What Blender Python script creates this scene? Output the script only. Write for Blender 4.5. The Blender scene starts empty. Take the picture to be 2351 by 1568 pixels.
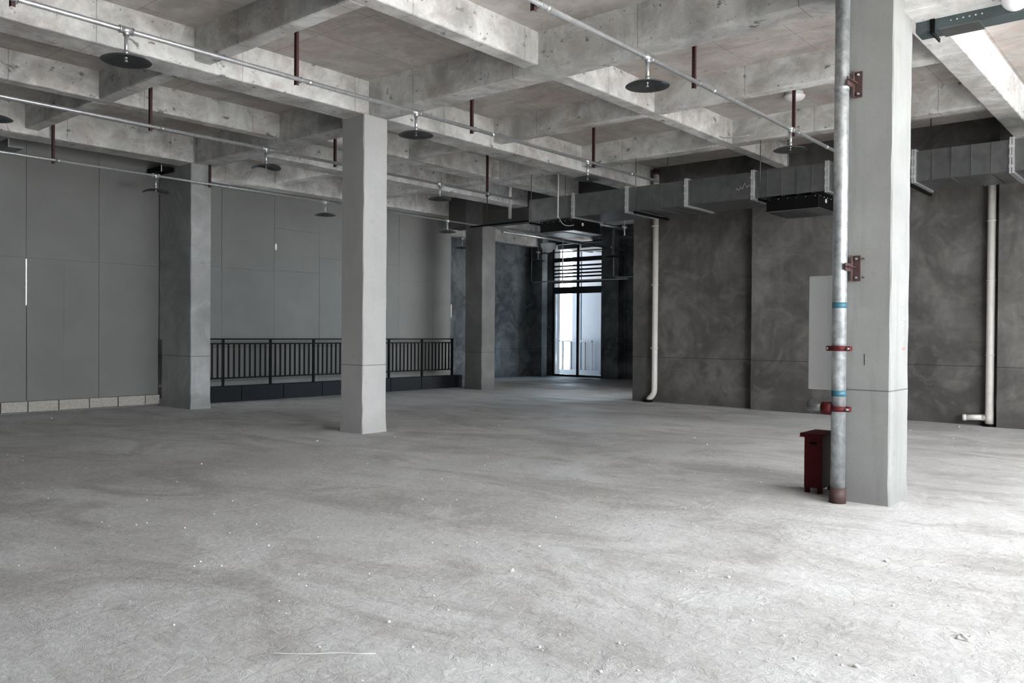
import bpy, bmesh, math, random
from mathutils import Vector, Matrix
S = bpy.context.scene
COL = S.collection
rnd = random.Random(7)

# ------------------------------------------------------------------ camera
W, H = 2351, 1568
YAW, PITCH, ROLL, FPX = 0.700200791, -0.00945924784, 0.00724250851, 1906.63858
fwd = Vector((math.cos(YAW)*math.cos(PITCH), math.sin(YAW)*math.cos(PITCH), math.sin(PITCH)))
rgt = Vector((math.sin(YAW), -math.cos(YAW), 0.0))
upv = rgt.cross(fwd)
r2 = rgt*math.cos(ROLL) + upv*math.sin(ROLL)
u2 = -rgt*math.sin(ROLL) + upv*math.cos(ROLL)
cam = bpy.data.cameras.new('camera'); camo = bpy.data.objects.new('camera', cam); COL.objects.link(camo)
cam.sensor_width = 36.0; cam.lens = FPX/W*36.0; cam.clip_start = 0.05; cam.clip_end = 400
m = Matrix((r2, u2, -fwd)).transposed().to_4x4(); m.translation = Vector((0, 0, 1.5))
camo.matrix_world = m
S.camera = camo

# ------------------------------------------------------------------ colour management
S.view_settings.view_transform = 'Standard'; S.view_settings.look = 'None'
S.view_settings.gamma = 1.0; S.view_settings.use_curve_mapping = False
S.view_settings.exposure = 0.68
S.cycles.use_denoising = True
S.cycles.max_bounces = 10; S.cycles.diffuse_bounces = 6

# ------------------------------------------------------------------ world: bright overcast sky, cooler towards +X
w = bpy.data.worlds.new('overcast_sky'); S.world = w; w.use_nodes = True
nt = w.node_tree; nt.nodes.clear()
tc = nt.nodes.new('ShaderNodeTexCoord'); sx = nt.nodes.new('ShaderNodeSeparateXYZ')
nt.links.new(tc.outputs['Generated'], sx.inputs[0])
rx = nt.nodes.new('ShaderNodeMapRange'); rx.inputs['From Min'].default_value = 0.35; rx.inputs['From Max'].default_value = 0.85
nt.links.new(sx.outputs['X'], rx.inputs[0])
mx = nt.nodes.new('ShaderNodeMix'); mx.data_type = 'RGBA'
mx.inputs['A'].default_value = (0.95, 0.98, 1.0, 1); mx.inputs['B'].default_value = (0.66, 0.84, 1.0, 1)
nt.links.new(rx.outputs[0], mx.inputs['Factor'])
bg = nt.nodes.new('ShaderNodeBackground'); bg.inputs['Strength'].default_value = 12.4
nt.links.new(mx.outputs['Result'], bg.inputs['Color'])
wo = nt.nodes.new('ShaderNodeOutputWorld'); nt.links.new(bg.outputs[0], wo.inputs[0])

def portal(name, loc, size, rot):
    L = bpy.data.lights.new(name, 'AREA'); L.shape = 'RECTANGLE'; L.size, L.size_y = size
    L.cycles.is_portal = True
    o = bpy.data.objects.new(name, L); COL.objects.link(o); o.location = loc; o.rotation_euler = rot
# sky portals in the door and unseen wall openings (they add no light of their own)
FY = -4.2
portal('sky_portal', (8.9, FY-.12, 2.5), (13.8, 5.0), (math.radians(90), 0, 0))
# high sun: lights the paving outside and a strip of floor just inside the glass, right of the view
sl = bpy.data.lights.new('sun', 'SUN'); sl.energy = 88.0; sl.angle = math.radians(3); sl.color = (1, .98, .97)
so = bpy.data.objects.new('sun', sl); COL.objects.link(so)
so.rotation_euler = Vector((.40, .265, -.88)).to_track_quat('-Z', 'Y').to_euler()
portal('sky_portal', (23.85, 17.0, 2.3), (2.3, 4.6), (math.radians(90), 0, math.radians(90)))
portal('sky_portal', (18.3, 9.7, 2.2), (2.4, 3.6), (math.radians(90), 0, 0))

# ------------------------------------------------------------------ node helpers / materials
def newmat(name):
    mt = bpy.data.materials.new(name); mt.use_nodes = True
    n = mt.node_tree; n.nodes.clear()
    out = n.nodes.new('ShaderNodeOutputMaterial'); b = n.nodes.new('ShaderNodeBsdfPrincipled')
    n.links.new(b.outputs[0], out.inputs[0])
    return mt, n, b
class G:
    """tiny node-graph writer"""
    def __init__(s, n):
        s.n = n; g = n.nodes.new('ShaderNodeNewGeometry'); s.pos = g.outputs['Position']
    def L(s, a, b): s.n.links.new(a, b)
    def mapv(s, sc, loc=(0, 0, 0)):
        m_ = s.n.nodes.new('ShaderNodeMapping'); m_.inputs['Scale'].default_value = sc; m_.inputs['Location'].default_value = loc
        s.L(s.pos, m_.inputs['Vector']); return m_.outputs[0]
    def noise(s, scale, detail=4, dist=0.0, rough=.5, vec=None, sc=None, loc=(0, 0, 0)):
        t = s.n.nodes.new('ShaderNodeTexNoise'); t.inputs['Scale'].default_value = scale
        t.inputs['Detail'].default_value = detail; t.inputs['Distortion'].default_value = dist; t.inputs['Roughness'].default_value = rough
        v = vec if vec is not None else (s.mapv(sc or (1, 1, 1), loc))
        s.L(v, t.inputs['Vector']); return t.outputs[0]
    def ramp(s, f, a, b, lo=0.0, hi=1.0):
        r = s.n.nodes.new('ShaderNodeMapRange'); r.clamp = True
        r.inputs['From Min'].default_value = a; r.inputs['From Max'].default_value = b
        r.inputs['To Min'].default_value = lo; r.inputs['To Max'].default_value = hi
        s.L(f, r.inputs[0]); return r.outputs[0]
    def mix(s, f, a, b, mode='MIX'):
        x = s.n.nodes.new('ShaderNodeMix'); x.data_type = 'RGBA'; x.blend_type = mode
        for k, v in (('Factor', f), ('A', a), ('B', b)):
            if isinstance(v, (int, float)): x.inputs[k].default_value = v
            elif isinstance(v, tuple): x.inputs[k].default_value = (*v, 1)
            else: s.L(v, x.inputs[k])
        return x.outputs['Result']
    def math(s, op, a, b=None, c=None):
        x = s.n.nodes.new('ShaderNodeMath'); x.operation = op
        for i, v in enumerate((a, b, c)):
            if v is None: continue
            if isinstance(v, (int, float)): x.inputs[i].default_value = v
            else: s.L(v, x.inputs[i])
        return x.outputs[0]
    def axis(s, i):
        x = s.n.nodes.new('ShaderNodeSeparateXYZ'); s.L(s.pos, x.inputs[0]); return x.outputs[i]
    def line(s, ax, period, off, half):
        """1 inside a thin line repeating along an axis"""
        v = s.math('FRACT', s.math('DIVIDE', s.math('SUBTRACT', s.axis(ax), off-period/2), period))
        d = s.math('MULTIPLY', s.math('ABSOLUTE', s.math('SUBTRACT', v, 0.5)), period)
        return s.math('LESS_THAN', d, half)
    def bump(s, b, h, strength, dist):
        x = s.n.nodes.new('ShaderNodeBump'); x.inputs['Strength'].default_value = strength; x.inputs['Distance'].default_value = dist
        s.L(h, x.inputs['Height']); s.L(x.outputs[0], b.inputs['Normal'])

def concrete(name, base, dark, stain=None, sscale=1.0, blot=.5, pits=.6, swirl=0.0, streak=0.0, seams=(), rough=.85, bump=.25, joint=None, contrast=1.0):
    mt, n, b = newmat(name); g = G(n)
    f = g.ramp(g.noise(.9*sscale, 7, .6, .66), .38, .64)
    c = g.mix(g.math('MULTIPLY', f, blot), base, dark)
    if stain:
        f2 = g.ramp(g.noise(1.1*sscale, 7, 1.0, .65, loc=(7, 3, 1)), .48, .68, 0, .8*contrast)
        c = g.mix(f2, c, stain)
        f3 = g.ramp(g.noise(3.2, 8, .4, .7, loc=(1, 9, 4), sc=(1, .6, 1)), .5, .75, 0, .6)
        c = g.mix(f3, c, tuple(min(1, v*1.25) for v in base))
    if swirl:
        f4 = g.ramp(g.noise(.85, 6, 1.1, .62, loc=(2, 5, 8)), .40, .60)
        c = g.mix(g.math('MULTIPLY', f4, swirl), c, dark)
        f5 = g.ramp(g.noise(1.5, 5, 2.4, .5, loc=(6, 1, 3)), .52, .74)
        c = g.mix(g.math('MULTIPLY', f5, swirl*.55), c, tuple(min(1, v*1.45) for v in base))
    if streak:
        f6 = g.ramp(g.noise(7, 5, .15, .6, sc=(1, 1, .09)), .52, .72)
        c = g.mix(g.math('MULTIPLY', f6, streak), c, dark)
    # pits and scabs
    if pits:
        f7 = g.ramp(g.noise(5.5, 5, .15, .6, loc=(3, 3, 9), sc=(1, 1, 1.5)), .63, .70)
        f8 = g.ramp(g.noise(22, 3, 0, .5), .68, .74)
        c = g.mix(g.math('MULTIPLY', g.math('MAXIMUM', f7, f8), pits), c, tuple(v*.42 for v in dark))
    c = g.mix(.35, c, g.mix(g.noise(45, 5, 0, .7), (.35,)*3, (.65,)*3), 'OVERLAY')
    for (ax, per, off, hw) in seams:
        c = g.mix(g.math('MULTIPLY', g.line(ax, per, off, hw), .55), c, tuple(v*.35 for v in dark))
    if joint is not None:
        d = g.math('ABSOLUTE', g.math('SUBTRACT', g.axis(2), joint))
        ln = g.math('LESS_THAN', d, .006)
        c = g.mix(g.math('MULTIPLY', ln, .7), c, tuple(v*.3 for v in dark))
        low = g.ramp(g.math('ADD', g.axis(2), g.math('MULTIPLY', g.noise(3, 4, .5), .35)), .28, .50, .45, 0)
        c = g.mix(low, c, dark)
    n.links.new(c, b.inputs['Base Color']); b.inputs['Roughness'].default_value = rough
    b.inputs['Specular IOR Level'].default_value = .25
    h = g.mix(.5, g.noise(9, 6, .5, .6), g.noise(70, 4, 0, .6))
    g.bump(b, h, bump, .02)
    return mt
def plain(name, col, rough=.5, metal=0.0, var=.25, scale=8, spec=.5, bump=0.0):
    mt, n, b = newmat(name); g = G(n)
    f = g.ramp(g.noise(scale, 5, .4, .6), .35, .7)
    c = g.mix(f, col, tuple(v*(1-var) for v in col))
    n.links.new(c, b.inputs['Base Color']); b.inputs['Roughness'].default_value = rough; b.inputs['Metallic'].default_value = metal
    b.inputs['Specular IOR Level'].default_value = spec
    if bump: g.bump(b, g.noise(scale*4, 4), bump, .01)
    return mt

M = {}
M['beam'] = concrete('beam_concrete', (.73, .73, .72), (.34, .34, .335), stain=(.44, .39, .365), sscale=1.6, blot=.9, pits=.85, seams=((0, 1.83, .45, .005), (1, 1.83, 1.3, .005)), bump=.45)
M['slab'] = concrete('slab_soffit_concrete', (.54, .515, .49), (.28, .258, .24), stain=(.42, .325, .295), sscale=1.2, blot=.7, pits=.4, seams=((0, 1.83, .9, .005), (1, .915, .3, .004)), bump=.3)
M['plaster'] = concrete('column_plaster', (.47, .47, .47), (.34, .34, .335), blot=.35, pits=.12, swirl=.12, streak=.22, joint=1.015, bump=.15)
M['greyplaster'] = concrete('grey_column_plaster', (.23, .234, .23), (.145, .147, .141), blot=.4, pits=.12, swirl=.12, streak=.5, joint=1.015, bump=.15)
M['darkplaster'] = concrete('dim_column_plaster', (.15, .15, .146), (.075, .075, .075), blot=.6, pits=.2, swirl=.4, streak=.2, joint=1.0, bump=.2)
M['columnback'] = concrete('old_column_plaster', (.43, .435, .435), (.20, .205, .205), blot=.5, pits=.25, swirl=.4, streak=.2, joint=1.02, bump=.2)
M['shadedbeam'] = concrete('shaded_beam_concrete', (.09, .088, .086), (.05, .049, .048), blot=.5, pits=.3)  # beam concrete darkened: shade near the duct is put into the colour
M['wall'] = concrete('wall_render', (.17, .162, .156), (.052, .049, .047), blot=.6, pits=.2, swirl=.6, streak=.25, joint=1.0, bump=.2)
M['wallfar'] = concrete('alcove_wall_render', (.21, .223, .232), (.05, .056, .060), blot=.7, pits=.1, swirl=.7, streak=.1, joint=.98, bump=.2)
# floor
mt, n, b = newmat('floor_screed'); g = G(n)
c = g.mix(g.ramp(g.noise(.35, 6, .8, .6), .36, .64), (.56, .562, .56), (.43, .426, .418))
c = g.mix(g.ramp(g.noise(.8, 9, 1.2, .72, loc=(4, 4, 0), sc=(1.2, .55, 1)), .46, .62, 0, .7), c, (.30, .284, .271))
c = g.mix(g.ramp(g.noise(2.6, 7, .9, .65, loc=(9, 2, 0), sc=(.5, 1.3, 1)), .55, .75, 0, .55), c, (.64, .64, .635))
c = g.mix(g.ramp(g.noise(5.5, 8, .9, .74, loc=(2, 8, 0)), .58, .72, 0, .6), c, (.25, .235, .225))
c = g.mix(g.ramp(g.noise(70, 2, 0, .5), .74, .78, 0, .7), c, (.85, .85, .84))
c = g.mix(g.ramp(g.noise(55, 2, 0, .5, loc=(5, 5, 5)), .73, .77, 0, .7), c, (.12, .12, .12))
c = g.mix(.65, c, g.mix(g.noise(24, 9, .4, .78), (.28,)*3, (.72,)*3), 'OVERLAY')
c = g.mix(g.ramp(g.noise(11, 9, 2.2, .8, loc=(8, 1, 0)), .62, .70, 0, .45), c, (.22, .205, .195))
n.links.new(c, b.inputs['Base Color']); b.inputs['Specular IOR Level'].default_value = .35
n.links.new(g.ramp(g.noise(1.2, 5, .5), .35, .65, .52, .8), b.inputs['Roughness'])
wv = n.nodes.new('ShaderNodeTexWave'); wv.inputs['Scale'].default_value = 22; wv.inputs['Distortion'].default_value = 16; wv.inputs['Detail'].default_value = 3; wv.inputs['Detail Scale'].default_value = 1.4
g.L(g.pos, wv.inputs['Vector'])
tread = g.math('MULTIPLY', wv.outputs['Fac'], g.ramp(g.noise(2.1, 5, 1.5, .6, loc=(3, 1, 0)), .58, .68))
h = g.math('ADD', g.math('MULTIPLY', tread, .16), g.math('ADD', g.noise(14, 8, .6, .68), g.math('MULTIPLY', g.noise(2.5, 4, .5), 1.2)))
g.bump(b, h, .75, .022)
M['floor'] = mt
M['board'] = plain('grey_cement_board', (.195, .198, .194), .8, var=.12, scale=1.2, bump=.03)
M['stone'] = plain('pale_stone_block', (.46, .435, .40), .8, var=.35, scale=30, bump=.3)
M['darkstone'] = plain('dark_kerb_stone', (.011, .013, .017), .6, var=.4, scale=12, spec=.2)
M['black'] = plain('black_paint', (.0025, .0025, .003), .55, var=.3, spec=.12)
M['unit'] = plain('black_unit_steel', (.003, .003, .0035), .5, var=.3, spec=.15)
M['galv'] = plain('galvanised_duct_steel', (.21, .22, .22), .38, metal=.85, var=.28, scale=5)
M['flange'] = plain('bright_foil_flange', (.80, .82, .84), .3, metal=.7, var=.25, scale=30)
M['pipe'] = plain('galvanised_pipe', (.66, .67, .68), .32, metal=.75, var=.25, scale=20)
M['riser'] = plain('worn_galvanised_riser', (.55, .58, .60), .36, metal=.7, var=.5, scale=14)
M['disc'] = plain('dull_steel_disc', (.10, .105, .108), .3, metal=.8, var=.3)
M['redox'] = plain('red_oxide_steel', (.050, .010, .010), .6, var=.4, scale=20)
M['redclamp'] = plain('red_clamp_paint', (.085, .010, .012), .55, var=.4, scale=30, spec=.2)
M['rust'] = plain('rusty_brown_steel', (.062, .030, .027), .7, var=.5, scale=25)
M['redbox'] = plain('dark_red_enamel', (.060, .002, .004), .55, var=.25, scale=6, spec=.15)
M['blue'] = plain('blue_tape', (.03, .12, .17), .5, var=.25)
M['pvc'] = plain('white_pvc', (.66, .63, .60), .45, var=.12)
M['pvcold'] = plain('grey_pvc', (.5, .49, .47), .5, var=.2)
M['white'] = plain('white_enamel', (.82, .85, .87), .4, var=.08, scale=2)
M['tray'] = plain('teal_grey_tray', (.085, .11, .115), .4, metal=.35, var=.2)
M['bolt'] = plain('bolt_steel', (.75, .75, .75), .25, metal=.9)
M['frame'] = plain('dark_aluminium', (.022, .025, .03), .4, metal=.3)
M['opal'] = plain('opal_glass', (.85, .85, .86), .12, var=.02)
M['paper'] = plain('white_paper', (.85, .85, .84), .8, var=.1)
M['chalk'] = plain('chalk', (.85, .85, .84), .9, var=.1)
M['redmark'] = plain('red_marker', (.6, .22, .2), .9, var=.1)
M['outpanel'] = plain('blue_grey_cladding', (.026, .036, .052), .5, var=.06, scale=1)
M['outstone'] = plain('light_cladding', (.055, .06, .065), .7, var=.1)
M['outground'] = plain('outdoor_paving', (.40, .39, .38), .8, var=.15, scale=1)
M['lowground'] = plain('low_bounce_ground', (.05, .055, .045), .9)  # colour for the added dark ground that cuts upward bounce
M['facade'] = plain('low_bounce_render', (.04, .04, .04), .5, var=.1)  # for unseen walls, kept dark to cut bounced light indoors
mt, n, b = newmat('clear_glass'); n.nodes.remove(b)
tr = n.nodes.new('ShaderNodeBsdfTransparent'); tr.inputs[0].default_value = (.93, .97, 1, 1)
gl = n.nodes.new('ShaderNodeBsdfGlossy'); gl.inputs['Roughness'].default_value = .02
fr = n.nodes.new('ShaderNodeFresnel'); fr.inputs[0].default_value = 1.45
ms = n.nodes.new('ShaderNodeMixShader'); n.links.new(fr.outputs[0], ms.inputs[0]); n.links.new(tr.outputs[0], ms.inputs[1]); n.links.new(gl.outputs[0], ms.inputs[2])
n.links.new(ms.outputs[0], [x for x in n.nodes if x.type == 'OUTPUT_MATERIAL'][0].inputs[0])
M['glass'] = mt

# ------------------------------------------------------------------ mesh builder
class MB:
    def __init__(s): s.b = bmesh.new()
    def box(s, x0, x1, y0, y1, z0, z1, bev=0.0):
        r = bmesh.ops.create_cube(s.b, size=1.0)
        vs = r['verts']
        bmesh.ops.scale(s.b, vec=(abs(x1-x0), abs(y1-y0), abs(z1-z0)), verts=vs)
        bmesh.ops.translate(s.b, vec=((x0+x1)/2, (y0+y1)/2, (z0+z1)/2), verts=vs)
        if bev:
            ed = list({e for v in vs for e in v.link_edges})
            bmesh.ops.bevel(s.b, geom=ed, offset=bev, segments=1, affect='EDGES', profile=.5)
        return s
    def cyl(s, p0, p1, r, seg=16, r1=None, cap=True):
        p0, p1 = Vector(p0), Vector(p1); d = p1-p0
        ret = bmesh.ops.create_cone(s.b, cap_ends=cap, segments=seg, radius1=r, radius2=r if r1 is None else r1, depth=d.length)
        q = d.to_track_quat('Z', 'Y').to_matrix().to_4x4(); q.translation = (p0+p1)/2
        bmesh.ops.transform(s.b, matrix=q, verts=ret['verts'])
        for f in {f for v in ret['verts'] for f in v.link_faces}:
            if len(f.verts) == 4: f.smooth = True
        return s
    def tube(s, pts, r, seg=10):
        """swept tube with bends"""
        pts = [Vector(p) for p in pts]; rings = []
        prev = None
        for i, p in enumerate(pts):
            t = (pts[min(i+1, len(pts)-1)]-pts[max(i-1, 0)]).normalized()
            if prev is None: a = t.orthogonal().normalized()
            else: a = (prev - t*prev.dot(t)).normalized()
            prev = a; bb = t.cross(a)
            rings.append([s.b.verts.new(p + (a*math.cos(2*math.pi*k/seg)+bb*math.sin(2*math.pi*k/seg))*r) for k in range(seg)])
        for i in range(len(rings)-1):
            for k in range(seg):
                f = s.b.faces.new((rings[i][k], rings[i][(k+1) % seg], rings[i+1][(k+1) % seg], rings[i+1][k])); f.smooth = True
        s.b.faces.new(rings[0][::-1]); s.b.faces.new(rings[-1])
        return s
    def lathe(s, c, prof, seg=32):
        c = Vector(c); rings = []
        for (r, z) in prof:
            if r < 1e-5: rings.append([s.b.verts.new(c+Vector((0, 0, z)))])
            else: rings.append([s.b.verts.new(c+Vector((r*math.cos(2*math.pi*k/seg), r*math.sin(2*math.pi*k/seg), z))) for k in range(seg)])
        for a, b_ in zip(rings, rings[1:]):
            for k in range(seg):
                k2 = (k+1) % seg
                if len(a) == 1 and len(b_) == 1: continue
                if len(a) == 1: f = s.b.faces.new((a[0], b_[k], b_[k2]))
                elif len(b_) == 1: f = s.b.faces.new((a[k], a[k2], b_[0]))
                else: f = s.b.faces.new((a[k], a[k2], b_[k2], b_[k]))
                f.smooth = True
        return s
    def build(s, name, mat, parent=None):
        bmesh.ops.recalc_face_normals(s.b, faces=s.b.faces)
        me = bpy.data.meshes.new(name); s.b.to_mesh(me); s.b.free()
        me.materials.append(M[mat]); o = bpy.data.objects.new(name, me); COL.objects.link(o)
        if parent is not None:
            o.parent = parent; o.matrix_parent_inverse = Matrix.Translation(-Vector(parent.location))
        return o
def tag(o, label=None, cat=None, group=None, kind=None):
    if label: o['label'] = label
    if cat: o['category'] = cat
    if group: o['group'] = group
    if kind: o['kind'] = kind
    return o
def struct(o, label, cat): return tag(o, label, cat, kind='structure')
def empty(name, loc, label, cat, group=None):
    o = bpy.data.objects.new(name, None); COL.objects.link(o); o.location = loc; o.empty_display_size = .1
    return tag(o, label, cat, group)
def arc(p0, c, p1, n=6):
    """quadratic bend between two points"""
    p0, c, p1 = Vector(p0), Vector(c), Vector(p1)
    return [tuple((1-t)**2*p0+2*t*(1-t)*c+t*t*p1) for t in [i/n for i in range(n+1)]]

SLAB = 5.21
# ------------------------------------------------------------------ floor, ceiling, facade
b = MB(); b.box(-7, 23.95, FY-.15, 18.7, -.2, 0)
struct(b.build('floor', 'floor'), 'dusty grey unfinished concrete screed floor', 'floor')
b = MB(); b.box(-7.2, 24.1, FY-.15, 18.9, SLAB, SLAB+.2)
struct(b.build('ceiling', 'slab'), 'raw concrete slab soffit with brown formwork stains', 'ceiling')
b = MB()
b.box(-7.2, 16.8, FY-.15, FY, 5.0, SLAB)
for x in (4.2, 6.1, 7.97, 10.0, 12.8): b.box(x-.03, x+.03, FY-.12, FY, 0, 5.0)
b.box(-7.2, 2.0, FY-.15, FY, 0, 5.0); b.box(8.0, 15.8, FY-.15, FY, 0, 3.1); b.box(15.8, 16.8, FY-.15, FY, 0, 5.0)  # unseen; open and solid parts shaped to balance daylight indoors
b.box(2.0, 8.0, FY-.12, FY, 3.04, 3.10)
struct(b.build('wall_front', 'facade'), 'unseen front wall beside the camera, openings shaped for daylight', 'wall')
b = MB(); b.box(-7.2, 24.1, FY-.15, 18.9, SLAB+.21, 16)
struct(b.build('sun_block_wall', 'facade'), 'unseen block added over the hall to keep sun off the door side', 'wall')  # unseen mass added above the ceiling to block sun beyond the door
b = MB(); b.box(-7.2, -7, FY, 16.9, 0, SLAB)
struct(b.build('wall_rear', 'facade'), 'plain rendered wall behind the camera', 'wall')
b = MB(); b.box(-60, 3.0, -60, FY-.16, -.35, -.12); struct(b.build('light_cut_ground', 'lowground'), 'unseen dark ground added to cut bounce onto the left ceiling', 'ground')  # unseen; kept dark so less light bounces up at the left
b = MB(); b.box(3.0, 90, -60, FY-.16, -.35, -.12); b.box(24.1, 90, FY-.16, 70, -.35, -.06); b.box(-60, 24.1, 18.95, 70, -.35, -.12)
struct(b.build('ground', 'outground'), 'pale paving outside the building', 'ground')

# ------------------------------------------------------------------ beams: jittered arrises along the lower edges
def beam_seg(b, ax, a0, a1, c0, c1, z0, z1=SLAB, jit=.006):
    """ax 0: runs along X (c = Y range); ax 1: runs along Y (c = X range)"""
    nseg = max(2, int(abs(a1-a0)/.09)); rows = []
    for i in range(nseg+1):
        a = a0+(a1-a0)*i/nseg
        j = lambda k=1.0: rnd.gauss(0, jit*.5)*k if 0 < i < nseg else 0
        prof = [(c0, z1), (c0, z0+.03), (c0+.003+abs(j()), z0+.006+abs(j())), (c0+.02, z0), (c1-.02, z0), (c1-.003-abs(j()), z0+.006+abs(j())), (c1, z0+.03), (c1, z1)]
        rows.append([b.b.verts.new((a, c, z) if ax == 0 else (c, a, z)) for c, z in prof])
    for r0, r1 in zip(rows, rows[1:]):
        for k in range(7): b.b.faces.new((r0[k], r0[k+1], r1[k+1], r1[k]))
        b.b.faces.new((r0[7], r0[0], r1[0], r1[7]))
    b.b.faces.new(rows[0][::-1]); b.b.faces.new(rows[-1])
def beam(name, segs, label, mat='beam'):
    b = MB()
    for sg in segs: beam_seg(b, *sg)
    return struct(b.build(name, mat), label, 'beam')
MA, SE = 4.72, 4.81
beam('ceiling_beam', [(0, -7, 7.75, 2.16, 2.48, MA), (0, 8.28, 15.97, 2.16, 2.48, MA)], 'wide concrete beam running from the near column towards the right wall')
beam('ceiling_beam', [(0, -7, 16.36, 9.565, 10.07, MA)], 'long deep concrete beam resting on the middle column')
beam('ceiling_beam', [(0, -7, 8.22, 14.93, 15.45, MA)], 'concrete beam meeting the far left column')
beam('ceiling_beam', [(0, 8.62, 17.0, 16.1, 16.56, MA)], 'concrete edge beam above the railing and board wall')
beam('ceiling_beam', [(0, -7, 8.03, 6.38, 6.62, SE), (0, 8.42, 16.2, 6.38, 6.62, SE)], 'white sided concrete secondary beam crossing the top centre')
beam('ceiling_beam', [(0, -7, 8.29, 12.2, 12.43, SE)], 'narrow concrete beam at the left between two deep beams')
beam('ceiling_beam', [(0, 8.70, 16.36, 11.72, 12.16, SE)], 'pinkish concrete beam just behind the middle column top')
beam('ceiling_beam', [(0, 8.70, 16.36, 13.3, 13.78, MA)], 'second concrete beam behind the middle column, nearer the board wall')
beam('ceiling_beam', [(1, FY, 2.16, 8.03, 8.42, 4.43), (1, 2.48, 9.565, 8.03, 8.42, MA)], 'deep concrete cross beam joining the near column to the middle column')
beam('ceiling_beam', [(1, 10.07, 14.97, 8.285, 8.70, MA)], 'dark sided concrete cross beam from the middle column to the left column')
def crossbeam(x0, x1, cuts, label):
    beam('ceiling_beam', [(1, a, c, x0, x1, SE) for a, c in cuts], label)
crossbeam(2.45, 2.68, [(FY, 2.16), (2.48, 6.38), (6.62, 9.565), (10.07, 12.2), (12.43, 14.93)], 'concrete cross beam beyond the left picture edge')
crossbeam(5.28, 5.50, [(FY, 2.16), (2.48, 6.38), (6.62, 9.565), (10.07, 12.2), (12.43, 14.93)], 'narrow concrete cross beam at the top left')
YC = [(2.48, 6.38), (6.62, 9.565), (10.07, 11.72), (12.16, 13.3), (13.78, 16.1)]
crossbeam(10.82, 11.04, YC, 'narrow concrete cross beam just beyond the middle column')
crossbeam(13.44, 13.74, YC, 'concrete cross beam above the air duct')
beam('ceiling_beam', [(1, 10.07, 14.83, 16.37, 16.86, 4.37), (1, 15.46, 16.1, 16.37, 16.86, 4.37)], mat='shadedbeam', label= 'low concrete edge beam, coloured as shaded, beside the narrow far column')
beam('ceiling_beam', [(0, 16.88, 23.7, 16.35, 16.85, MA)], 'pale concrete beam over the far alcove')
beam('ceiling_beam', [(0, 16.88, 23.0, 18.15, 18.5, 4.55)], 'shallow concrete beam along the alcove back wall')
beam('ceiling_beam', [(1, 10.1, 16.35, 20.6, 20.95, 4.75)], 'cross beam in the far alcove ceiling')

# ------------------------------------------------------------------ columns
def column(x0, x1, y0, y1, z1, mat, label, cham=.012, lean=0.0):
    b = MB(); n = 26; rows = []
    for i in range(n+1):
        z = z1*i/n
        w_ = lambda: rnd.gauss(0, .0022)
        flare = .012*math.exp(-z/.08)
        X0, X1, Y0, Y1 = x0-flare, x1+flare+lean*z/z1, y0-flare, y1+flare
        pts = [(X0+cham, Y0), (X1-cham, Y0), (X1, Y0+cham), (X1, Y1-cham), (X1-cham, Y1), (X0+cham, Y1), (X0, Y1-cham), (X0, Y0+cham)]
        rows.append([b.b.verts.new((px+w_(), py+w_(), z)) for px, py in pts])
    for r0, r1 in zip(rows, rows[1:]):
        for k in range(8): b.b.faces.new((r0[k], r0[(k+1) % 8], r1[(k+1) % 8], r1[k]))
    b.b.faces.new(rows[0][::-1]); b.b.faces.new(rows[-1])
    return struct(b.build('concrete_column', mat), label, 'column')
big = column(7.73, 8.285, 2.16, 2.65, SLAB, 'greyplaster', 'large near concrete column with one bright side and a steel pipe beside it', lean=.03)
# B2 meets the big column from behind
beam('ceiling_beam', [(1, 2.48, 2.66, 8.03, 8.42, MA)], 'short beam stub behind the near column')
column(7.96, 8.415, 9.585, 10.1, MA, 'plaster', 'plastered concrete column in the middle of the hall')
column(8.205, 8.62, 14.97, 16.2, SLAB, 'columnback', 'stained concrete column at the left against the board wall')
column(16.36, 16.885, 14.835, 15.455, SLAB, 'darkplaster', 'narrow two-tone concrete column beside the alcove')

# ------------------------------------------------------------------ left wall of boards
b = MB()
def boards(b, y, xs, rows, gaps):
    for i in range(len(xs)-1):
        x0, x1 = xs[i], xs[i+1]
        for j in range(len(rows[i])-1):
            gl_, gr_, gb_, gt_ = gaps.get((i, j), (.003, .003, .003, .003))
            b.box(x0+gl_, x1-gr_, y+rnd.uniform(0, .004), y+.03, rows[i][j]+gb_, rows[i][j+1]-gt_)
YW = 16.24
XS = [-7, -4.4, -1.9, .6, 3.1, 4.45, 5.766, 7.038, 8.25]
RW = [[.23, 2.8, 5.0, SLAB]]*8
boards(b, YW, XS, RW, {(6, 0): (.014, .003, .003, .003)})
b.box(6.405, 6.411, YW-.002, YW, .23, 2.8)
struct(b.build('wall_left', 'board'), 'grey board wall left of the stained column', 'wall')
b = MB()
# backing stops daylight except behind the open joint
b.box(-7, 5.74, YW+.031, YW+.10, .22, SLAB); b.box(5.84, 8.25, YW+.031, YW+.10, .22, SLAB)
b.box(5.74, 5.84, YW+.031, YW+.10, .22, 1.95); b.box(5.74, 5.84, YW+.031, YW+.10, 2.78, SLAB)
b.box(-7, 8.25, YW+.02, YW+.12, 0, .22)
struct(b.build('wall_left_backing', 'board'), 'board wall backing behind the left column', 'wall')
b = MB(); x = -6.9
for xj in [3.7, 4.25, 4.79, 5.335, 5.776, 6.297, 6.839, 7.378, 7.911, 8.25]:
    x0 = x if x > 3 else 3.2
    b.box(x0+.008, xj-.008, YW-.07+rnd.uniform(-.006, .006), YW+.03, .035+rnd.uniform(-.008, .006), .222, .005); x = xj
struct(b.build('baseboard_left', 'stone'), 'row of pale stone blocks along the board wall foot', 'baseboard')
YV = 16.6
b = MB()
XS2 = [8.62, 9.82, 11.15, 12.42, 15.0, 16.27, 16.98]
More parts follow.
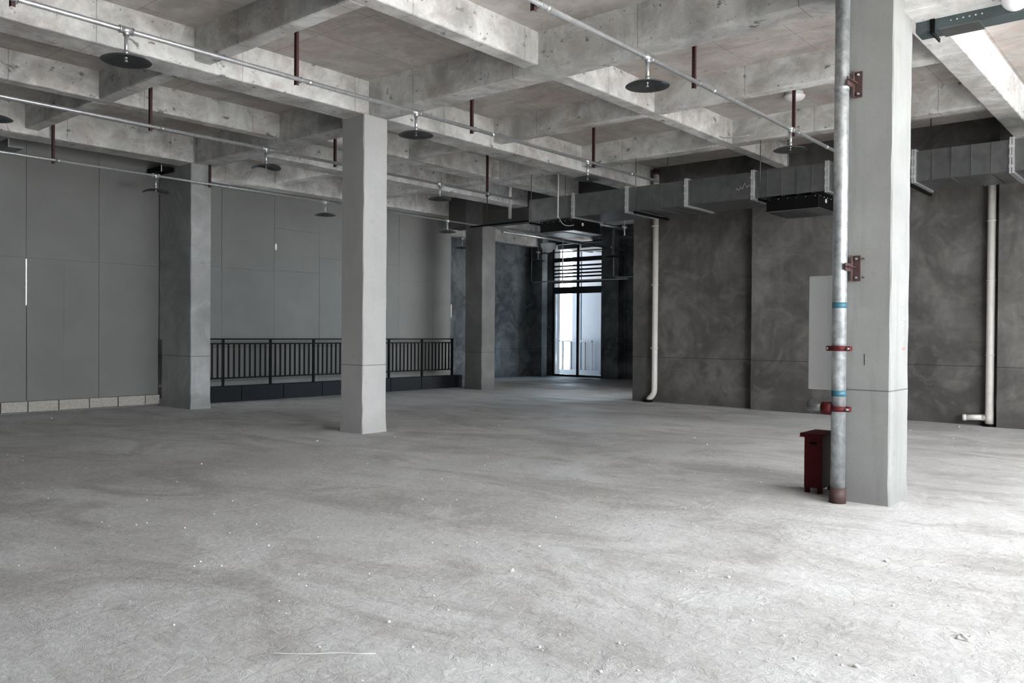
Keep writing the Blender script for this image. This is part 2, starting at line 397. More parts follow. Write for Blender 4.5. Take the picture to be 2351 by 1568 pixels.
RW2 = [[0, 2.92, SLAB], [0, 2.90, SLAB], [0, 2.93, 3.9, SLAB], [0, 3.3, SLAB], [0, 2.9, SLAB], [0, 2.3, SLAB]]
boards(b, YV, XS2, RW2, {(0, 1): (.003, .006, .003, .003), (3, 0): (.004, .003, .003, .008)})
b.box(8.62, 16.98, YV+.031, YV+.1, 0, SLAB)
struct(b.build('wall_left_far', 'board'), 'grey board wall behind the black railing', 'wall')
# small torn patch and edge scrap of white
b = MB(); b.lathe((0, 0, 0), [(0, .002), (.035, .001), (.04, 0)], 9)
o = b.build('torn_patch', 'paper'); o.scale = (.75, 2.1, 1); o.rotation_euler = (math.radians(90), 0, 0); o.location = (11.19, YV-.002, 3.47)
tag(o, 'small white torn patch on the board joint above the railing', 'patch')
b = MB(); b.box(16.965, 17.01, YV-.012, YV+.0, 1.95, 2.32)
tag(b.build('edge_strip', 'pvc'), 'short white strip at the right edge of the board wall', 'strip')
# vertical pipe box between boards and column
b = MB(); b.box(8.245, 8.30, 16.12, 16.235, 1.33, SLAB); b.box(8.20, 8.30, 16.08, 16.235, 0, 1.33)
struct(b.build('trim_1', 'wall'), 'dark vertical casing beside the stained left column', 'trim')
b = MB(); b.box(7.95, 8.19, 15.6, 16.2, 4.62, 4.71)
tag(b.build('duct_stub', 'black'), 'small black duct box under the beam by the left column', 'duct')
b = MB(); b.box(7.93, 7.945, 15.6, 15.615, 4.6, 4.72)
tag(b.build('threaded_rod', 'pvc'), 'short pale rod under the beam near the left column', 'rod')
b = MB(); b.box(5.22, 5.46, 15.5, 15.9, 4.58, 4.60); b.box(5.22, 5.235, 15.5, 15.9, 4.6, 4.72)
tag(b.build('metal_bracket', 'galv'), 'small bent metal bracket under the beam at the left edge', 'bracket')

# ------------------------------------------------------------------ kerb and railing
b = MB(); xs = [8.62, 9.946, 11.003, 12.071, 13.1, 14.201, 15.285, 16.39, 16.855]
for a, c in zip(xs, xs[1:]): b.box(a+.008, c-.008, 16.0, 16.24, 0, .335+rnd.uniform(-.003, .003), .006)
b.box(8.63, 16.84, 16.02, 16.22, 0, .32)
tag(b.build('stone_kerb', 'darkstone'), 'dark grey stone kerb carrying the black railing', 'kerb')
R = empty('metal_railing', (8.64, 16.1, .33), 'black metal railing with upright bars along the board wall', 'railing')
YR = 16.10
MB().box(8.64, 16.57, YR-.025, YR+.025, 1.325, 1.355).build('top_rail', 'black', R)
MB().box(8.64, 16.55, YR-.016, YR+.016, 1.225, 1.255).build('rail', 'black', R)
MB().box(8.64, 16.55, YR-.016, YR+.016, .49, .52).build('rail', 'black', R)
posts = [8.665, 9.557, 10.724, 11.89, 13.056, 14.222, 15.387, 16.53]
for p in posts: MB().box(p-.024, p+.024, YR-.024, YR+.024, .3385, 1.325).build('post', 'black', R)
for p, q in zip(posts, posts[1:]):
    k = max(1, round((q-p)/.1295)-1)
    for i in range(k):
        x = p+(q-p)*(i+1)/(k+1)
        MB().box(x-.017, x+.017, YR-.012, YR+.012, .52, 1.225).build('baluster', 'black', R)

# ------------------------------------------------------------------ right wall and alcove walls
b = MB(); b.box(16.2, 16.86, 7.0, 10.06, 0, SLAB)
struct(b.build('wall_right', 'wall'), 'dark rendered wall with the left white drainpipe', 'wall')
b = MB(); b.box(15.95, 16.86, 2.72, 7.12, 0, SLAB)
struct(b.build('wall_right_pier', 'wall'), 'dark rendered wall face behind the white cabinet', 'wall')
b = MB(); b.box(15.72, 16.86, FY, 2.72, 0, SLAB)
struct(b.build('wall_right_end', 'wall'), 'rendered wall pier at the far right edge', 'wall')
b = MB(); b.box(16.98, 23.75, 18.5, 18.7, 0, SLAB); b.box(16.9, 17.02, 16.72, 18.6, 0, SLAB)
struct(b.build('wall_back', 'wallfar'), 'mottled blue grey rendered alcove wall', 'wall')
b = MB()
b.box(23.7, 24.0, 18.1, 18.5, 0, SLAB); b.box(23.7, 24.0, 15.0, 15.83, 0, SLAB); b.box(23.7, 24.0, 15.83, 18.1, 4.76, SLAB); b.box(23.75, 24.0, 9.8, 15.0, 0, SLAB)
struct(b.build('wall_alcove_end', 'wallfar'), 'dark wall around the glazed door', 'wall')
b = MB(); b.box(22.95, 23.25, 17.98, 18.5, 0, SLAB)
struct(b.build('alcove_pillar', 'wallfar'), 'dark pier left of the glazed door', 'pillar')
b = MB(); b.box(23.35, 23.7, 15.07, 15.75, 0, SLAB)
struct(b.build('alcove_pillar', 'wallfar'), 'dark pier right of the glazed door', 'pillar')
b = MB()
b.box(16.86, 17.1, 9.8, 10.06, 0, SLAB); b.box(19.5, 23.75, 9.8, 10.06, 0, SLAB); b.box(17.1, 19.5, 9.8, 10.06, 4.0, SLAB); b.box(17.1, 19.5, 9.8, 10.06, 0, .4)  # unseen wall; opening placed to light the alcove floor and boards
struct(b.build('wall_alcove_side', 'wallfar'), 'alcove side wall hidden behind the right wall', 'wall')

# ------------------------------------------------------------------ door with louvred transom
D = bpy.data.objects.new('door_1', None); COL.objects.link(D); D.location = (23.72, 17, 0)
struct(D, 'tall dark framed double glass door with louvres above', 'door')
DX = 23.72
b = MB()
for y in (15.83, 18.02): b.box(DX, DX+.1, y, y+.08, 0, 4.75)
b.box(DX, DX+.1, 16.93, 17.04, 0, 4.75); b.box(DX, DX+.1, 15.9, 18.05, 0, .07); b.box(DX-.02, DX+.1, 15.9, 18.05, 2.93, 3.16)
b.box(DX, DX+.1, 15.9, 18.05, 4.05, 4.2); b.box(DX, DX+.1, 15.9, 18.05, 4.68, 4.76)
b.build('door_frame', 'frame', D)
for y0, y1 in ((15.91, 16.93), (17.04, 18.02)): MB().box(DX+.04, DX+.052, y0, y1, .07, 2.93).build('glass_pane', 'glass', D)
for k, z in enumerate((3.30, 3.50, 3.62, 3.74, 3.88)):
    b = MB()
    for y0, y1 in ((15.91, 16.93), (17.04, 18.02)): b.box(DX, DX+.12, y0, y1, z, z+.055)
    b.build('louvre_blade', 'frame', D)
# outside the door
b = MB(); b.box(24.3, 24.6, 18.42, 19.3, -.06, 6)
struct(b.build('outdoor_pillar', 'outstone'), 'pale clad pillar outside the door', 'pillar')
b = MB(); b.box(26.6, 31, 17.95, 18.86, -.06, 8)
struct(b.build('outdoor_wall', 'outpanel'), 'blue grey clad wall seen through the right glass', 'wall')
b = MB(); b.box(26.6, 27.4, 18.90, 19.32, -.06, 9)
struct(b.build('outdoor_wall_strip', 'outpanel'), 'narrow blue grey wall seen through the left glass', 'wall')
b = MB(); b.box(26.6, 30, 15.5, 17.92, -.06, 8)
struct(b.build('outdoor_wall_end', 'outstone'), 'pale wall edge at the far right of the door glass', 'wall')
R2 = empty('balcony_railing', (26.2, 18, 0), 'pale balcony railing seen through the door glass', 'railing')
for y in (18.12, 18.45, 18.8, 19.1, 19.5, 19.9): MB().box(26.2, 26.26, y-.035, y+.035, .12, 1.2).build('post', 'outstone', R2)
MB().box(26.18, 26.28, 18.1, 20.3, 1.2, 1.26).build('top_rail', 'outpanel', R2)
MB().box(26.0, 26.3, 17.6, 20.5, -.06, .12).build('kerb', 'outpanel', R2)
b = MB()
for i in range(8): b.box(24.2+.0*i, 26.2, 15.4+.38*i, 15.48+.38*i, 4.6, 4.75)
b.box(24.05, 24.2, 15.2, 18.9, 4.55, 4.75)
tag(b.build('slatted_canopy', 'outstone'), 'pale slatted canopy outside above the door', 'canopy')

# ------------------------------------------------------------------ sprinkler mains, drops, hangers
PZ = 4.34
PIPES = [(4.46, -6.9, 15.6), (7.88, -6.9, 13.5), (11.28, -6.9, 13.5), (14.80, -6.9, 16.3)]
plabels = ['nearest galvanised sprinkler pipe, upper right of the picture', 'galvanised sprinkler pipe passing in front of the middle column',
           'galvanised sprinkler pipe passing behind the middle column', 'farthest galvanised sprinkler pipe, crossing the left column']
for (y, x0, x1), lb in zip(PIPES, plabels):
    P = empty('sprinkler_pipe', (x0, y, PZ), lb, 'pipe', 'parallel sprinkler pipes')
    MB().cyl((x0, y, PZ), (x1, y, PZ), .0245 if y < 14 else .021, 20).build('pipe_run', 'pipe', P)
    for xc in (1.8, 5.75, 8.9, 12.6):
        if xc < x1: MB().cyl((xc-.03, y, PZ), (xc+.03, y, PZ), .029, 20).build('coupling', 'pipe', P)
def drop_parts(root, tilt=False):
    x, y, z = root.location
    b = MB(); b.cyl((x-.055, y, z), (x+.055, y, z), .034, 18); b.cyl((x, y, z), (x, y, z-.05), .03, 16)
    b.cyl((x-.068, y, z), (x-.055, y, z), .038, 18); b.cyl((x+.055, y, z), (x+.068, y, z), .038, 18); b.build('tee_fitting', 'pipe', root)
    b = MB(); b.cyl((x, y, z-.05), (x, y, z-.23), .018, 14); b.cyl((x, y, z-.19), (x, y, z-.235), .023, 14); b.build('drop_pipe', 'pipe', root)
    b = MB(); b.lathe((x, y, z-.235), [(.0, .002), (.02, .0), (.10, -.012), (.19, -.036), (.222, -.055), (.226, -.058), (.222, -.059), (.19, -.041), (.10, -.017), (.0, -.004)], 40)
    b.build('heat_disc', 'disc', root)
    b = MB(); b.cyl((x, y, z-.24), (x, y, z-.262), .012, 10); b.cyl((x, y, z-.262), (x, y, z-.292), .004, 8)
    b.box(x-.013, x-.009, y-.003, y+.003, z-.292, z-.26); b.box(x+.009, x+.013, y-.003, y+.003, z-.292, z-.26)
    b.cyl((x, y, z-.292), (x, y, z-.296), .018, 12); b.build('sprinkler_nozzle', 'bolt', root)
def copy_tree(o, parent=None):
    c = o.copy(); COL.objects.link(c)
    if parent is not None: c.parent = parent; c.matrix_parent_inverse = o.matrix_parent_inverse.copy()
    for ch in list(o.children): copy_tree(ch, c)
    return c
SPR = [(3.66, 7.88, 'sprinkler drop with wide dark disc at the top left corner'), (7.40, 7.88, 'sprinkler drop with disc just right of the middle column top'),
       (11.25, 7.88, 'sprinkler drop whose disc shines, above the left fan unit'), (7.42, 4.46, 'sprinkler drop with the largest disc, top right of centre'),
       (11.20, 4.46, 'sprinkler drop with disc below the round ceiling light'), (7.42, 11.28, 'sprinkler drop with bent disc left of the middle column'),
       (11.22, 11.28, 'sprinkler drop with small disc right of the middle column'), (3.62, 11.28, 'sprinkler disc cut off by the left picture edge'),
       (7.42, 14.80, 'sprinkler drop with bent disc in front of the left column'), (11.22, 14.80, 'sprinkler drop with disc before the board wall, beside the middle column'),
       (15.0, 14.80, 'small far sprinkler drop at the right end of the board wall')]
proto = None
for x, y, lb in SPR:
    if proto is None:
        proto = empty('sprinkler_drop', (x, y, PZ), lb, 'sprinkler', 'sprinklers on the ceiling pipes'); drop_parts(proto)
        c = proto
    else: c = copy_tree(proto)
    c.location = (x, y, PZ); c['label'] = lb
# two bent discs
for o in [o for o in bpy.data.objects if o.name.startswith('sprinkler_drop') and 'bent' in o['label']]:
    for ch in o.children:
        if ch.name.startswith('heat_disc'):
            ch.data = ch.data.copy(); lx, ly, lz = proto.location
            for v in ch.data.vertices:
                dx, dy = v.co.x-lx, v.co.y-ly
                v.co.z += .06*math.sin(dx*9+1)*abs(dy+.05)*3-.05*max(0, dx)
HZ = SLAB
HANG = [(5.60, 4.46, 'red steel pipe hanger beyond the top edge of the near pipe'), (5.60, 7.88, 'red pipe hanger between the top left beams'), (5.60, 11.28, 'red pipe hanger at the far left, on the second pipe row'),
        (5.68, 14.80, 'red pipe hanger in front of the left board wall'), (8.50, 4.46, 'red pipe hanger at the top right, on the nearest pipe'), (8.50, 7.88, 'red pipe hanger right of the middle column'),
        (8.78, 11.28, 'red pipe hanger left of the middle column'), (8.52, 14.80, 'red pipe hanger against the stained left column'), (11.42, 4.46, 'red pipe hanger in front of the round ceiling light'),
        (11.48, 7.88, 'red pipe hanger beside the shining sprinkler disc'), (12.62, 11.28, 'dark red pipe hanger near the narrow far column'), (2.70, 7.88, 'red pipe hanger end at the top left corner')]
def hanger_parts(root):
    x, y, z = root.location
    b = MB(); b.box(x-.02, x+.02, y+.026, y+.031, z-.06, HZ); b.box(x-.02, x-.015, y+.026, y+.062, z-.06, HZ); b.box(x-.05, x+.05, y+.0, y+.08, HZ-.008, HZ); b.build('angle_bar', 'redox', root)
    pts = [(x+.025, y+.03, z-.03)]+[(x+.025, y-.03*math.sin(t), z-.03*math.cos(t)) for t in [math.pi*i/8 for i in range(9)]]+[(x+.025, y+.03, z+.03)]
    MB().tube(pts, .004, 6).build('u_bolt', 'bolt', root)
hp = None
for x, y, lb in HANG:
    if hp is None:
        hp = empty('pipe_hanger', (x, y, PZ), lb, 'hanger', 'red hangers of the sprinkler pipes'); hanger_parts(hp); c = hp
    else: c = copy_tree(hp)
    c.location = (x, y, PZ); c['label'] = lb

# ------------------------------------------------------------------ air duct
DF, DB, DZ0, DZ1 = 13.55, 14.60, 3.85, 4.30
A = empty('air_duct', (DF, 5, DZ0), 'long rectangular galvanised air duct hung below the beams', 'air duct')
fl = [10.98, 9.83, 8.57, 7.31, 6.04, 4.78, 3.48, 2.19, .9, -.4, -1.7, -3.0]
for i, (a, c) in enumerate(zip(fl, fl[1:])):
    b = MB(); b.box(DF, DB, c+.004, a-.004, DZ0, DZ1)
    if i in (2, 4, 6, 7, 8) :
        k = 5
        for j in range(1, k):
            y = c+(a-c)*j/k; b.box(DF-.014, DF, y-.005, y+.005, DZ0+.004, DZ1); b.box(DF, DB, y-.005, y+.005, DZ0-.012, DZ0)
    b.build('duct_section', 'galv', A)
for y in fl[1:-1]:
    b = MB()
    for s_ in (-1, 1):
        y0 = y+(.004 if s_ > 0 else -.030)
        b.box(DF-.03, DF, y0, y0+.026, DZ0-.03, DZ1+.03); b.box(DF, DB, y0, y0+.026, DZ0-.03, DZ0); b.box(DF, DB, y0, y0+.026, DZ1, DZ1+.03)
    for k in range(3): b.box(DF-.036, DF-.02, y-.035, y+.035, DZ0+.05+.14*k, DZ0+.09+.14*k)
    b.build('duct_flange', 'flange', A)
b = MB()
chalkpts = [(0, 0, 0), (.02, 0, .03), (.05, 0, -.01), (.09, 0, .05), (.11, 0, .0), (.16, 0, .11), (.2, 0, .02), (.24, 0, .07)]
b.tube([(DF-.003, 6.35-p[0], 4.02+p[2]) for p in chalkpts], .005, 5); b.build('chalk_mark', 'chalk', A)
# hangers of the duct
for y, lb in ((10.86, 'duct hanger with rod at the left end of the duct'), (8.33, 'duct hanger with long thin rod left of the drainpipe'), (5.88, 'duct hanger with rod beside the right fan unit'), (3.52, 'duct hanger just right of the near column')):
    Hh = empty('duct_hanger', (DF, y, DZ0-.04), lb, 'hanger', 'trapeze hangers under the air duct')
    MB().box(DF-.12, DB+.1, y-.02, y+.02, DZ0-.07, DZ0-.031).build('crossbar', 'black', Hh)
    for x in (DF-.08, DB+.06): MB().cyl((x, y, DZ0-.10), (x, y, SLAB), .006, 8).build('rod', 'disc', Hh)
    MB().box(DF-.11, DF-.05, y-.03, y+.03, SLAB-.05, SLAB).build('anchor_plate', 'black', Hh)

def fan_unit(y0, y1, x1, label):
    U = empty('fan_unit', (DF, y0, 3.59), label, 'fan unit', 'black fan units under the duct')
    z0, z1 = 3.59, 3.816
    MB().box(DF-.01, x1, y0, y1, z0, z1, .004).build('casing', 'unit', U)
    b = MB(); b.box(DF-.03, x1+.03, y0-.02, y1+.02, z0-.012, z0)
    b.build('bottom_plate', 'galv', U)
    b = MB(); yy = y0+.3
    for k in range(15):
        y = y0+.28+(y1-y0-.32)*k/14; b.box(DF+.03, x1-.05, y-.008, y+.008, z0-.024, z0-.012)
    b.build('grille', 'galv', U)
    for k in range(6):
        y = y0+.06+(y1-y0-.12)*k/5; MB().cyl((DF-.018, y, z1-.03), (DF-.008, y, z1-.03), .008, 8).build('rivet', 'bolt', U)
    for k in range(6):
        x = DF+.06+(x1-DF-.12)*k/5; MB().cyl((x, y0-.01, z1-.03), (x, y0+.002, z1-.03), .008, 8).build('rivet', 'bolt', U)
    b = MB(); b.cyl((DF+.3, y0-.012, z0+.14), (DF+.3, y0+.001, z0+.14), .035, 16); b.build('cable_gland', 'pvcold', U)
    return U
fan_unit(4.91, 5.80, 14.45, 'black fan unit under the duct beside the near column')
fan_unit(9.82, 10.67, 14.50, 'smaller-looking black fan unit at the left end of the duct')
C1 = empty('electric_conduit', (13.42, 10.12, 3.8), 'white conduit dropping to the left fan unit', 'conduit')
MB().cyl((13.42, 10.12, 3.84), (13.42, 10.12, SLAB-.4), .014, 10).build('conduit_run', 'pvc', C1)
MB().tube(arc((13.42, 10.09, 3.86), (13.42, 10.02, 3.62), (13.50, 9.78, 3.68), 8), .006, 6).build('flexible_tail', 'pvc', C1)
b = MB(); b.tube(arc((13.35, 11.70, 5.1), (13.2, 11.68, 5.12), (13.18, 11.68, 5.0), 5)+[(13.18, 11.68, 4.82)]+arc((13.18, 11.68, 4.82), (13.18, 11.68, 4.74), (13.0, 11.68, 4.74), 5)+[(12.95, 11.68, 4.80)], .011, 8)
tag(b.build('bent_conduit', 'pvcold'), 'bent grey conduit on the beam above the left duct end', 'conduit')
b = MB(); b.tube([(12.6, 4.75, 4.79)]+arc((12.6, 5.0, 4.79), (12.6, 5.3, 4.79), (12.6, 5.3, 4.9), 5)+[(12.6, 5.3, 5.2)], .011, 8)
o = b.build('bent_conduit', 'pvcold'); o.location = (.35, 1.1, 0); tag(o, 'bent grey conduit under the beam behind the near pipe', 'conduit')
b = MB(); b.cyl((14.49, 12.3, 4.13), (14.49, 12.3, SLAB), .038, 14)
tag(b.build('pipe_stub', 'pvc'), 'short white vertical pipe left of the duct end', 'pipe')
b = MB(); b.cyl((13.6, 12.2, 3.98), (13.6, 12.2, SLAB), .012, 8)
tag(b.build('hanging_rod', 'redox'), 'thin dark red rod beside the narrow far column', 'rod')
# added black bar drawing the dark bottom edge of the low beam
b = MB(); b.box(15.9, 15.95, 11.0, 14.85, 4.26, 4.30)
tag(b.build('beam_edge_line', 'black'), 'thin black bar running left from the duct end', 'bar')
# vertical riser behind the duct
b = MB(); b.cyl((16.08, 9.42, 4.32), (16.08, 9.42, 5.05), .065, 20)
RP = empty('drain_pipe', (16.08, 9.42, 0), 'white drainpipe on the dark wall, left of the near column', 'drainpipe')
b.build('upper_pipe', 'pvc', RP)
b = MB(); b.tube([(16.08, 9.42, 4.32), (16.08, 9.42, .32)]+arc((16.08, 9.42, .30), (16.08, 9.42, .18), (16.08, 9.53, .10), 6)+[(16.08, 9.58, .03)], .063, 20)
b.build('pipe_run', 'pvc', RP)
for z in (1.2, 2.6, 3.9):
    b = MB(); b.box(16.07, 16.195, 9.47, 9.52, z-.02, z+.02); b.cyl((16.08, 9.42, z-.015), (16.08, 9.42, z+.015), .070, 20); b.build('pipe_clip', 'pvc', RP)
MB().cyl((16.08, 9.58, 0), (16.08, 9.58, .06), .10, 20).build('base_collar', 'black', RP)
MB().cyl((16.08, 9.42, 5.03), (16.08, 9.42, 5.12), .10, 20).build('red_collar', 'redox', RP)
RQ = empty('drain_pipe', (15.82, 2.84, 0), 'white drainpipe near the right edge with a side stub at its foot', 'drainpipe')
b = MB(); b.tube([(15.82, 2.84, 4.7), (15.82, 2.84, .24)]+arc((15.82, 2.84, .22), (15.82, 2.84, .13), (15.82, 2.92, .12), 5)[:3], .064, 20)
b.build('pipe_run', 'pvc', RQ)
b = MB(); b.cyl((15.82, 2.84, .03), (15.82, 2.84, .24), .068, 20); b.cyl((15.82, 2.84, .14), (15.86, 2.95, .14), .06, 18); b.build('tee_fitting', 'pvc', RQ)
b = MB(); b.cyl((15.80, 2.95, .145), (15.78, 3.22, .13), .048, 18); b.cyl((15.785, 3.18, .132), (15.78, 3.235, .13), .054, 18); b.build('side_stub', 'pvc', RQ)
for z in (1.2, 2.45, 3.45):
    b = MB(); b.cyl((15.82, 2.84, z-.012), (15.82, 2.84, z+.012), .071, 20); b.box(15.80, 15.94, 2.82, 2.86, z-.012, z+.012); b.build('pipe_clip', 'pvc', RQ)
MB().cyl((15.82, 2.84, 0), (15.82, 2.84, .045), .10, 20).build('base_collar', 'black', RQ)

# ------------------------------------------------------------------ near column fittings
VX, VY, VR = 7.605, 2.562, .062
V = empty('fire_riser', (VX, VY, 0), 'thick galvanised steel riser pipe standing in front of the near column', 'riser pipe')
MB().cyl((VX, VY, .02), (VX, VY, SLAB), VR, 40).build('pipe_run', 'riser', V)
MB().cyl((VX, VY, 0), (VX, VY, .135), VR+.012, 40, r1=VR+.010).build('base_sleeve', 'rust', V)
for z in (1.775, .985): MB().cyl((VX, VY, z-.026), (VX, VY, z+.026), VR+.0012, 40).build('blue_band', 'blue', V)
def clamp(z, h=.045):
    b = MB(); b.cyl((VX, VY, z-h/2), (VX, VY, z+h/2), VR+.014, 36)
    for s_ in (-1, 1):
        b.box(VX-.03, VX+.03, VY+s_*(VR+.005) if s_ > 0 else VY-VR-.045, VY+VR+.045 if s_ > 0 else VY-VR-.005, z-h/2, z+h/2, .004)
    c = b.build('pipe_clamp', 'redclamp', V)
    for s_ in (-1, 1):
        y = VY+s_*(VR+.028)
        MB().cyl((VX-.055, y, z), (VX+.04, y, z), .008, 10).cyl((VX-.052, y, z), (VX-.03, y, z), .013, 6).build('clamp_bolt', 'bolt', c)
clamp(1.388)
clamp(.845)
b = MB(); b.cyl((VX, VY+.05, .845), (VX, VY+.14, .845), .058, 24); b.build('branch_socket', 'redclamp', V)
b = MB(); b.tube([(VX, VY+.13, .845), (VX, VY+.20, .848)]+arc((VX, VY+.20, .848), (VX, VY+.27, .85), (VX+.07, VY+.27, .86), 6)+[(VX+.13, VY+.27, .865)], .048, 20)
b.build('elbow', 'galv', V)
b = MB(); b.cyl((VX, VY, 3.70), (VX, VY, 3.74), VR+.002, 40); b.build('weld_ring', 'riser', V)
for z, lb in ((3.76, 'upper rusty steel bracket holding the riser to the near column'), (2.11, 'lower rusty steel bracket holding the riser to the near column')):
    K = empty('pipe_bracket', (7.72, 2.45, z), lb, 'bracket', 'rusty brackets on the near column')
    b = MB(); b.box(7.715, 7.728, 2.42, 2.495, z-.115, z+.115, .002); b.box(7.67, 7.715, 2.485, 2.495, z-.115, z+.115); b.build('wall_plate', 'rust', K)
    b = MB(); b.box(7.53, 7.714, 2.455, 2.496, z+.005, z+.012); b.box(7.53, 7.714, 2.488, 2.496, z-.03, z+.04); b.build('arm', 'rust', K)
    for zz in (-.085, .085):
        MB().cyl((7.697, 2.452, z+zz), (7.716, 2.452, z+zz), .012, 6).build('bolt', 'bolt', K)
    for zz in (-.085, .085):
        if z < 3: MB().cyl((7.69, 2.392, z+zz), (7.728, 2.392, z+zz), .008, 8).build('bolt', 'rust', K)
Cb = empty('wall_cabinet', (8.0, 2.82, .98), 'tall narrow white metal cabinet on the back of the near column', 'cabinet')
MB().box(8.0, 8.26, 2.80, 2.985, .985, 2.075, .006).build('body', 'white', Cb)
MB().box(7.985, 8.0, 2.66, 2.80, .985, 2.075, .004).build('door_edge', 'white', Cb)
MB().box(8.0, 8.26, 2.66, 2.80, .99, 2.07).build('back_box', 'white', Cb)
Bx = empty('extinguisher_box', (7.89, 2.89, 0), 'dark red metal extinguisher box standing behind the riser', 'box')
b = MB(); b.box(7.89, 8.22, 2.805, 2.975, .05, .545, .003); b.build('body', 'redbox', Bx)
for y in (2.81, 2.93):
    for x in (7.895, 8.17): MB().box(x, x+.045, y, y+.04, 0, .05).build('foot', 'redbox', Bx)
b = MB(); b.box(7.85, 8.26, 2.78, 3.005, .548, .572, .004); b.box(7.85, 8.26, 2.78, 3.005, .535, .55); b.build('lid', 'redbox', Bx)
b = MB(); b.box(7.884, 7.892, 2.855, 2.925, .465, .488, .003); b.build('handle_slot', 'black', Bx)
MB().box(7.728, 7.7305, 2.378, 2.382, 1.24, 1.34).build('crack_slot', 'black', big)
# faint chalk scribbles and red mark on the lit side
b = MB(); r3 = random.Random(3)
for row, z in enumerate((2.02, 1.93, 1.85, 1.66, 1.60, 1.47)):
    x = 8.03+.02*(row % 2)
    pts = []
    for k in range(9):
        pts.append((x+k*.011, 2.152, z+r3.uniform(-.02, .02)))
    b.tube(pts, .0014, 4)
b.build('chalk_mark', 'chalk', big)
b = MB(); b.tube([(8.08+k*.008, 2.152, 1.385+r3.uniform(-.018, .018)) for k in range(10)], .002, 4); b.build('red_mark', 'redmark', big)

# ------------------------------------------------------------------ cable tray, lamp and ceiling light (upper right)
T = empty('cable_tray', (8.42, 1, 4.33), 'teal grey cable trunking under the beam at the top right', 'cable tray')
b = MB(); b.box(8.375, 8.60, FY, 2.15, 4.33, 4.428, .003); b.build('trunking', 'tray', T)
b = MB(); b.box(8.370, 8.62, 1.62, 1.95, 4.322, 4.332); b.build('joint_plate', 'galv', T)
b = MB(); b.box(8.355, 8.375, 1.985, 2.025, 4.30, 4.428); b.box(8.355, 8.64, 2.0, 2.012, 4.29, 4.325); b.build('tray_bracket', 'black', T)
for k in range(6): MB().cyl((8.367, 1.60+.05*k, 4.385), (8.376, 1.60+.05*k, 4.385), .008, 8).build('screw', 'bolt', T)
Lm = empty('bulkhead_lamp', (8.2, 1.31, 4.41), 'round white glass lamp at the top right corner', 'lamp')
b = MB(); prof = [(0, -.115)]+[(.115*math.sin(math.pi*k/16), -.115*math.cos(math.pi*k/16)) for k in range(1, 16)]+[(.0, .115)]
b.lathe((8.19, 1.31, 4.40), prof, 32); b.build('globe', 'opal', Lm)
MB().cyl((8.19, 1.31, 4.49), (8.19, 1.31, 4.52), .06, 24).build('base', 'white', Lm)
MB().cyl((8.19, 1.31, 4.385), (8.19, 1.31, 4.392), .118, 32).build('rim', 'flange', Lm)
Lc = empty('ceiling_light', (12.45, 4.90, SLAB), 'round white ceiling light behind a red hanger', 'ceiling light')
MB().cyl((12.45, 4.90, SLAB-.06), (12.45, 4.90, SLAB), .13, 32).build('base', 'white', Lc)
b = MB(); b.lathe((12.45, 4.90, SLAB-.06), [(.155, 0), (.155, -.02), (.13, -.055), (.07, -.085), (0, -.095)], 32); b.build('diffuser', 'opal', Lc)

# ------------------------------------------------------------------ things in the far alcove
b = MB(); b.cyl((16.9, 13.9, 4.34), (23.6, 15.95, 4.34), .001, 3); b.b.free()
def run(name, pts, r, mat, label, cat):
    return tag(MB().tube(pts, r, 10).build(name, mat), label, cat)
run('alcove_pipe', [(17.3, 14.95, 4.30), (23.5, 14.95, 4.30)], .035, 'pipe', 'bright steel pipe crossing the alcove ceiling behind the left fan unit', 'pipe')
run('alcove_pipe', [(22.88, 18.4, 4.552), (22.88, 18.4, 3.34), (22.88, 18.3, 3.32), (22.88, 14.4, 3.30)], .028, 'pipe', 'steel pipe crossing in front of the door louvres', 'pipe')
run('alcove_pipe', [(23.1, 15.1, SLAB), (23.1, 15.1, 3.42), (23.1, 15.0, 3.38), (23.1, 11.0, 3.38)], .025, 'pipe', 'thin steel pipe on the pier right of the door', 'pipe')
run('alcove_pipe', [(23.3, 17.35, 5.2), (23.3, 17.35, 3.3)], .02, 'pipe', 'thin vertical pipe before the left louvres', 'pipe')
run('alcove_pipe', [(22.4, 10.2, 4.25), (22.4, 18.3, 4.25)], .02, 'disc', 'thin dark pipe crossing high before the door', 'pipe')
for x, y, z, lb in ((21.6, 17.1, 4.2, 'small sprinkler left of the alcove door'), (22.1, 14.5, 4.25, 'small sprinkler right of the alcove door'), (18.7, 11.9, 4.34, 'small sprinkler under the branch pipes at the dark wall edge'), (17.8, 16.95, 4.3, 'tiny sprinkler left of the narrow far column')):
    c = copy_tree(proto); c.location = (x, y, z); c['label'] = lb; c['group'] = 'sprinklers in the alcove'
    r_ = MB().cyl((x, y, z), (x, y, SLAB if y < 16 else 4.73), .01, 8).build('feed_pipe', 'pipe', c)
    # child meshes of a copy are laid out about the prototype's origin; keep the new one in place
    r_.matrix_parent_inverse = Matrix.Translation(-Vector((x, y, z)))
Sp = empty('hanging_dome', (20.4, 15.75, 4.25), 'grey dome hanging left of the alcove door', 'dome')
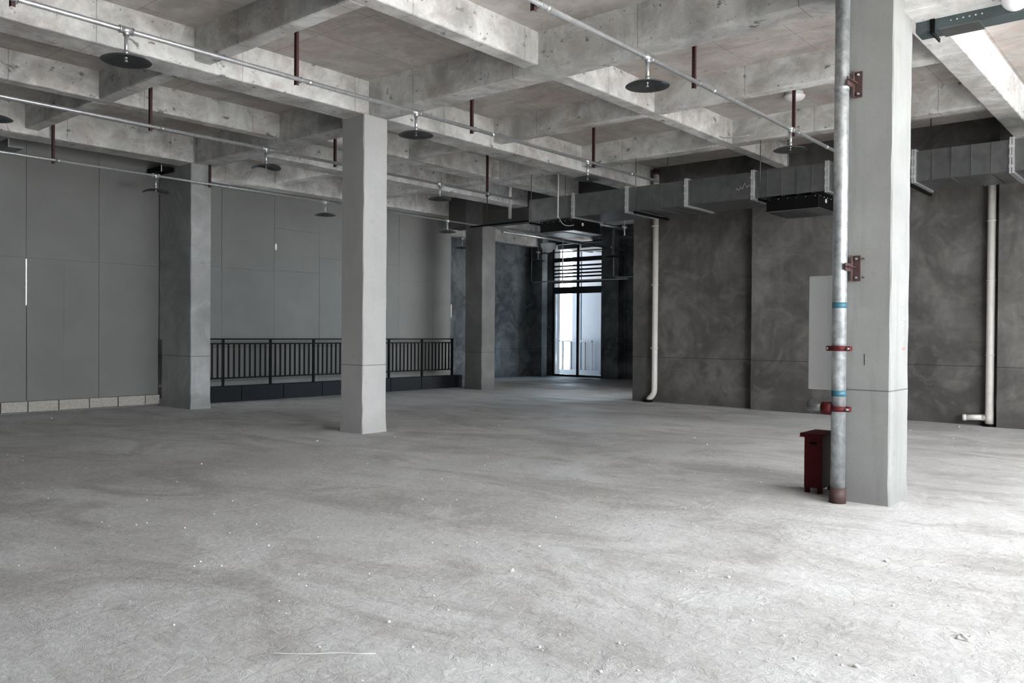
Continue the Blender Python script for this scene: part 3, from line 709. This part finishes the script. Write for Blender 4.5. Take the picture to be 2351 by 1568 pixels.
b = MB(); b.lathe((20.4, 15.75, 4.30), [(0, 0), (.24, 0), (.24, -.04), (.21, -.14), (.13, -.24), (0, -.29)], 24); b.build('dome_shell', 'white', Sp)
MB().cyl((20.4, 15.75, 4.30), (20.4, 15.75, SLAB), .015, 8).build('stem', 'pipe', Sp)
run('alcove_duct_bar', [(17.0, 12.6, 4.45), (23.6, 12.6, 4.45)], .05, 'galv', 'pale pipe high in the alcove near the dark wall', 'pipe')

# ------------------------------------------------------------------ floor litter
b = MB(); r4 = random.Random(11)
for k in range(420):
    d = 2.2+r4.random()**1.3*14; a = YAW+r4.uniform(-.62, .62)
    x, y = d*math.cos(a), d*math.sin(a)
    if y > 15.8 or x > 15.5 or (7.4 < x < 8.7 and (2 < y < 3.1 or 9.4 < y < 10.2)): continue
    s_ = r4.uniform(.003, .008)*(1 if r4.random() < .93 else 2)
    q = bmesh.ops.create_icosphere(b.b, subdivisions=1, radius=s_)
    for v in q['verts']:
        v.co = Vector((v.co.x*r4.uniform(.7, 1.5)+x, v.co.y*r4.uniform(.7, 1.5)+y, max(0, v.co.z*.7+s_*.5)))
tag(b.build('floor_grit', 'paper'), 'scattered white grit and plaster crumbs on the floor', 'debris', kind='stuff')
b = MB()
for k in range(9):
    for j in range(6):
        pass
grid = [[b.b.verts.new((4.61+(i-3)*.016+r4.uniform(-.004, .004), .917+(j-2)*.016+r4.uniform(-.004, .004), .003+r4.random()*.018*(1-abs(i-3)/4))) for j in range(5)] for i in range(7)]
for i in range(6):
    for j in range(4): b.b.faces.new((grid[i][j], grid[i+1][j], grid[i+1][j+1], grid[i][j+1]))
q = bmesh.ops.solidify(b.b, geom=list(b.b.faces), thickness=.001)
tag(b.build('crumpled_paper', 'paper'), 'small crumpled white paper on the floor at the lower right', 'paper')
b = MB(); b.tube([(2.20+.05*k, 3.36-.055*k+.012*math.sin(k*1.7), .003) for k in range(8)], .0018, 5)
tag(b.build('white_thread', 'paper'), 'thin white thread lying on the floor at the lower left', 'thread')
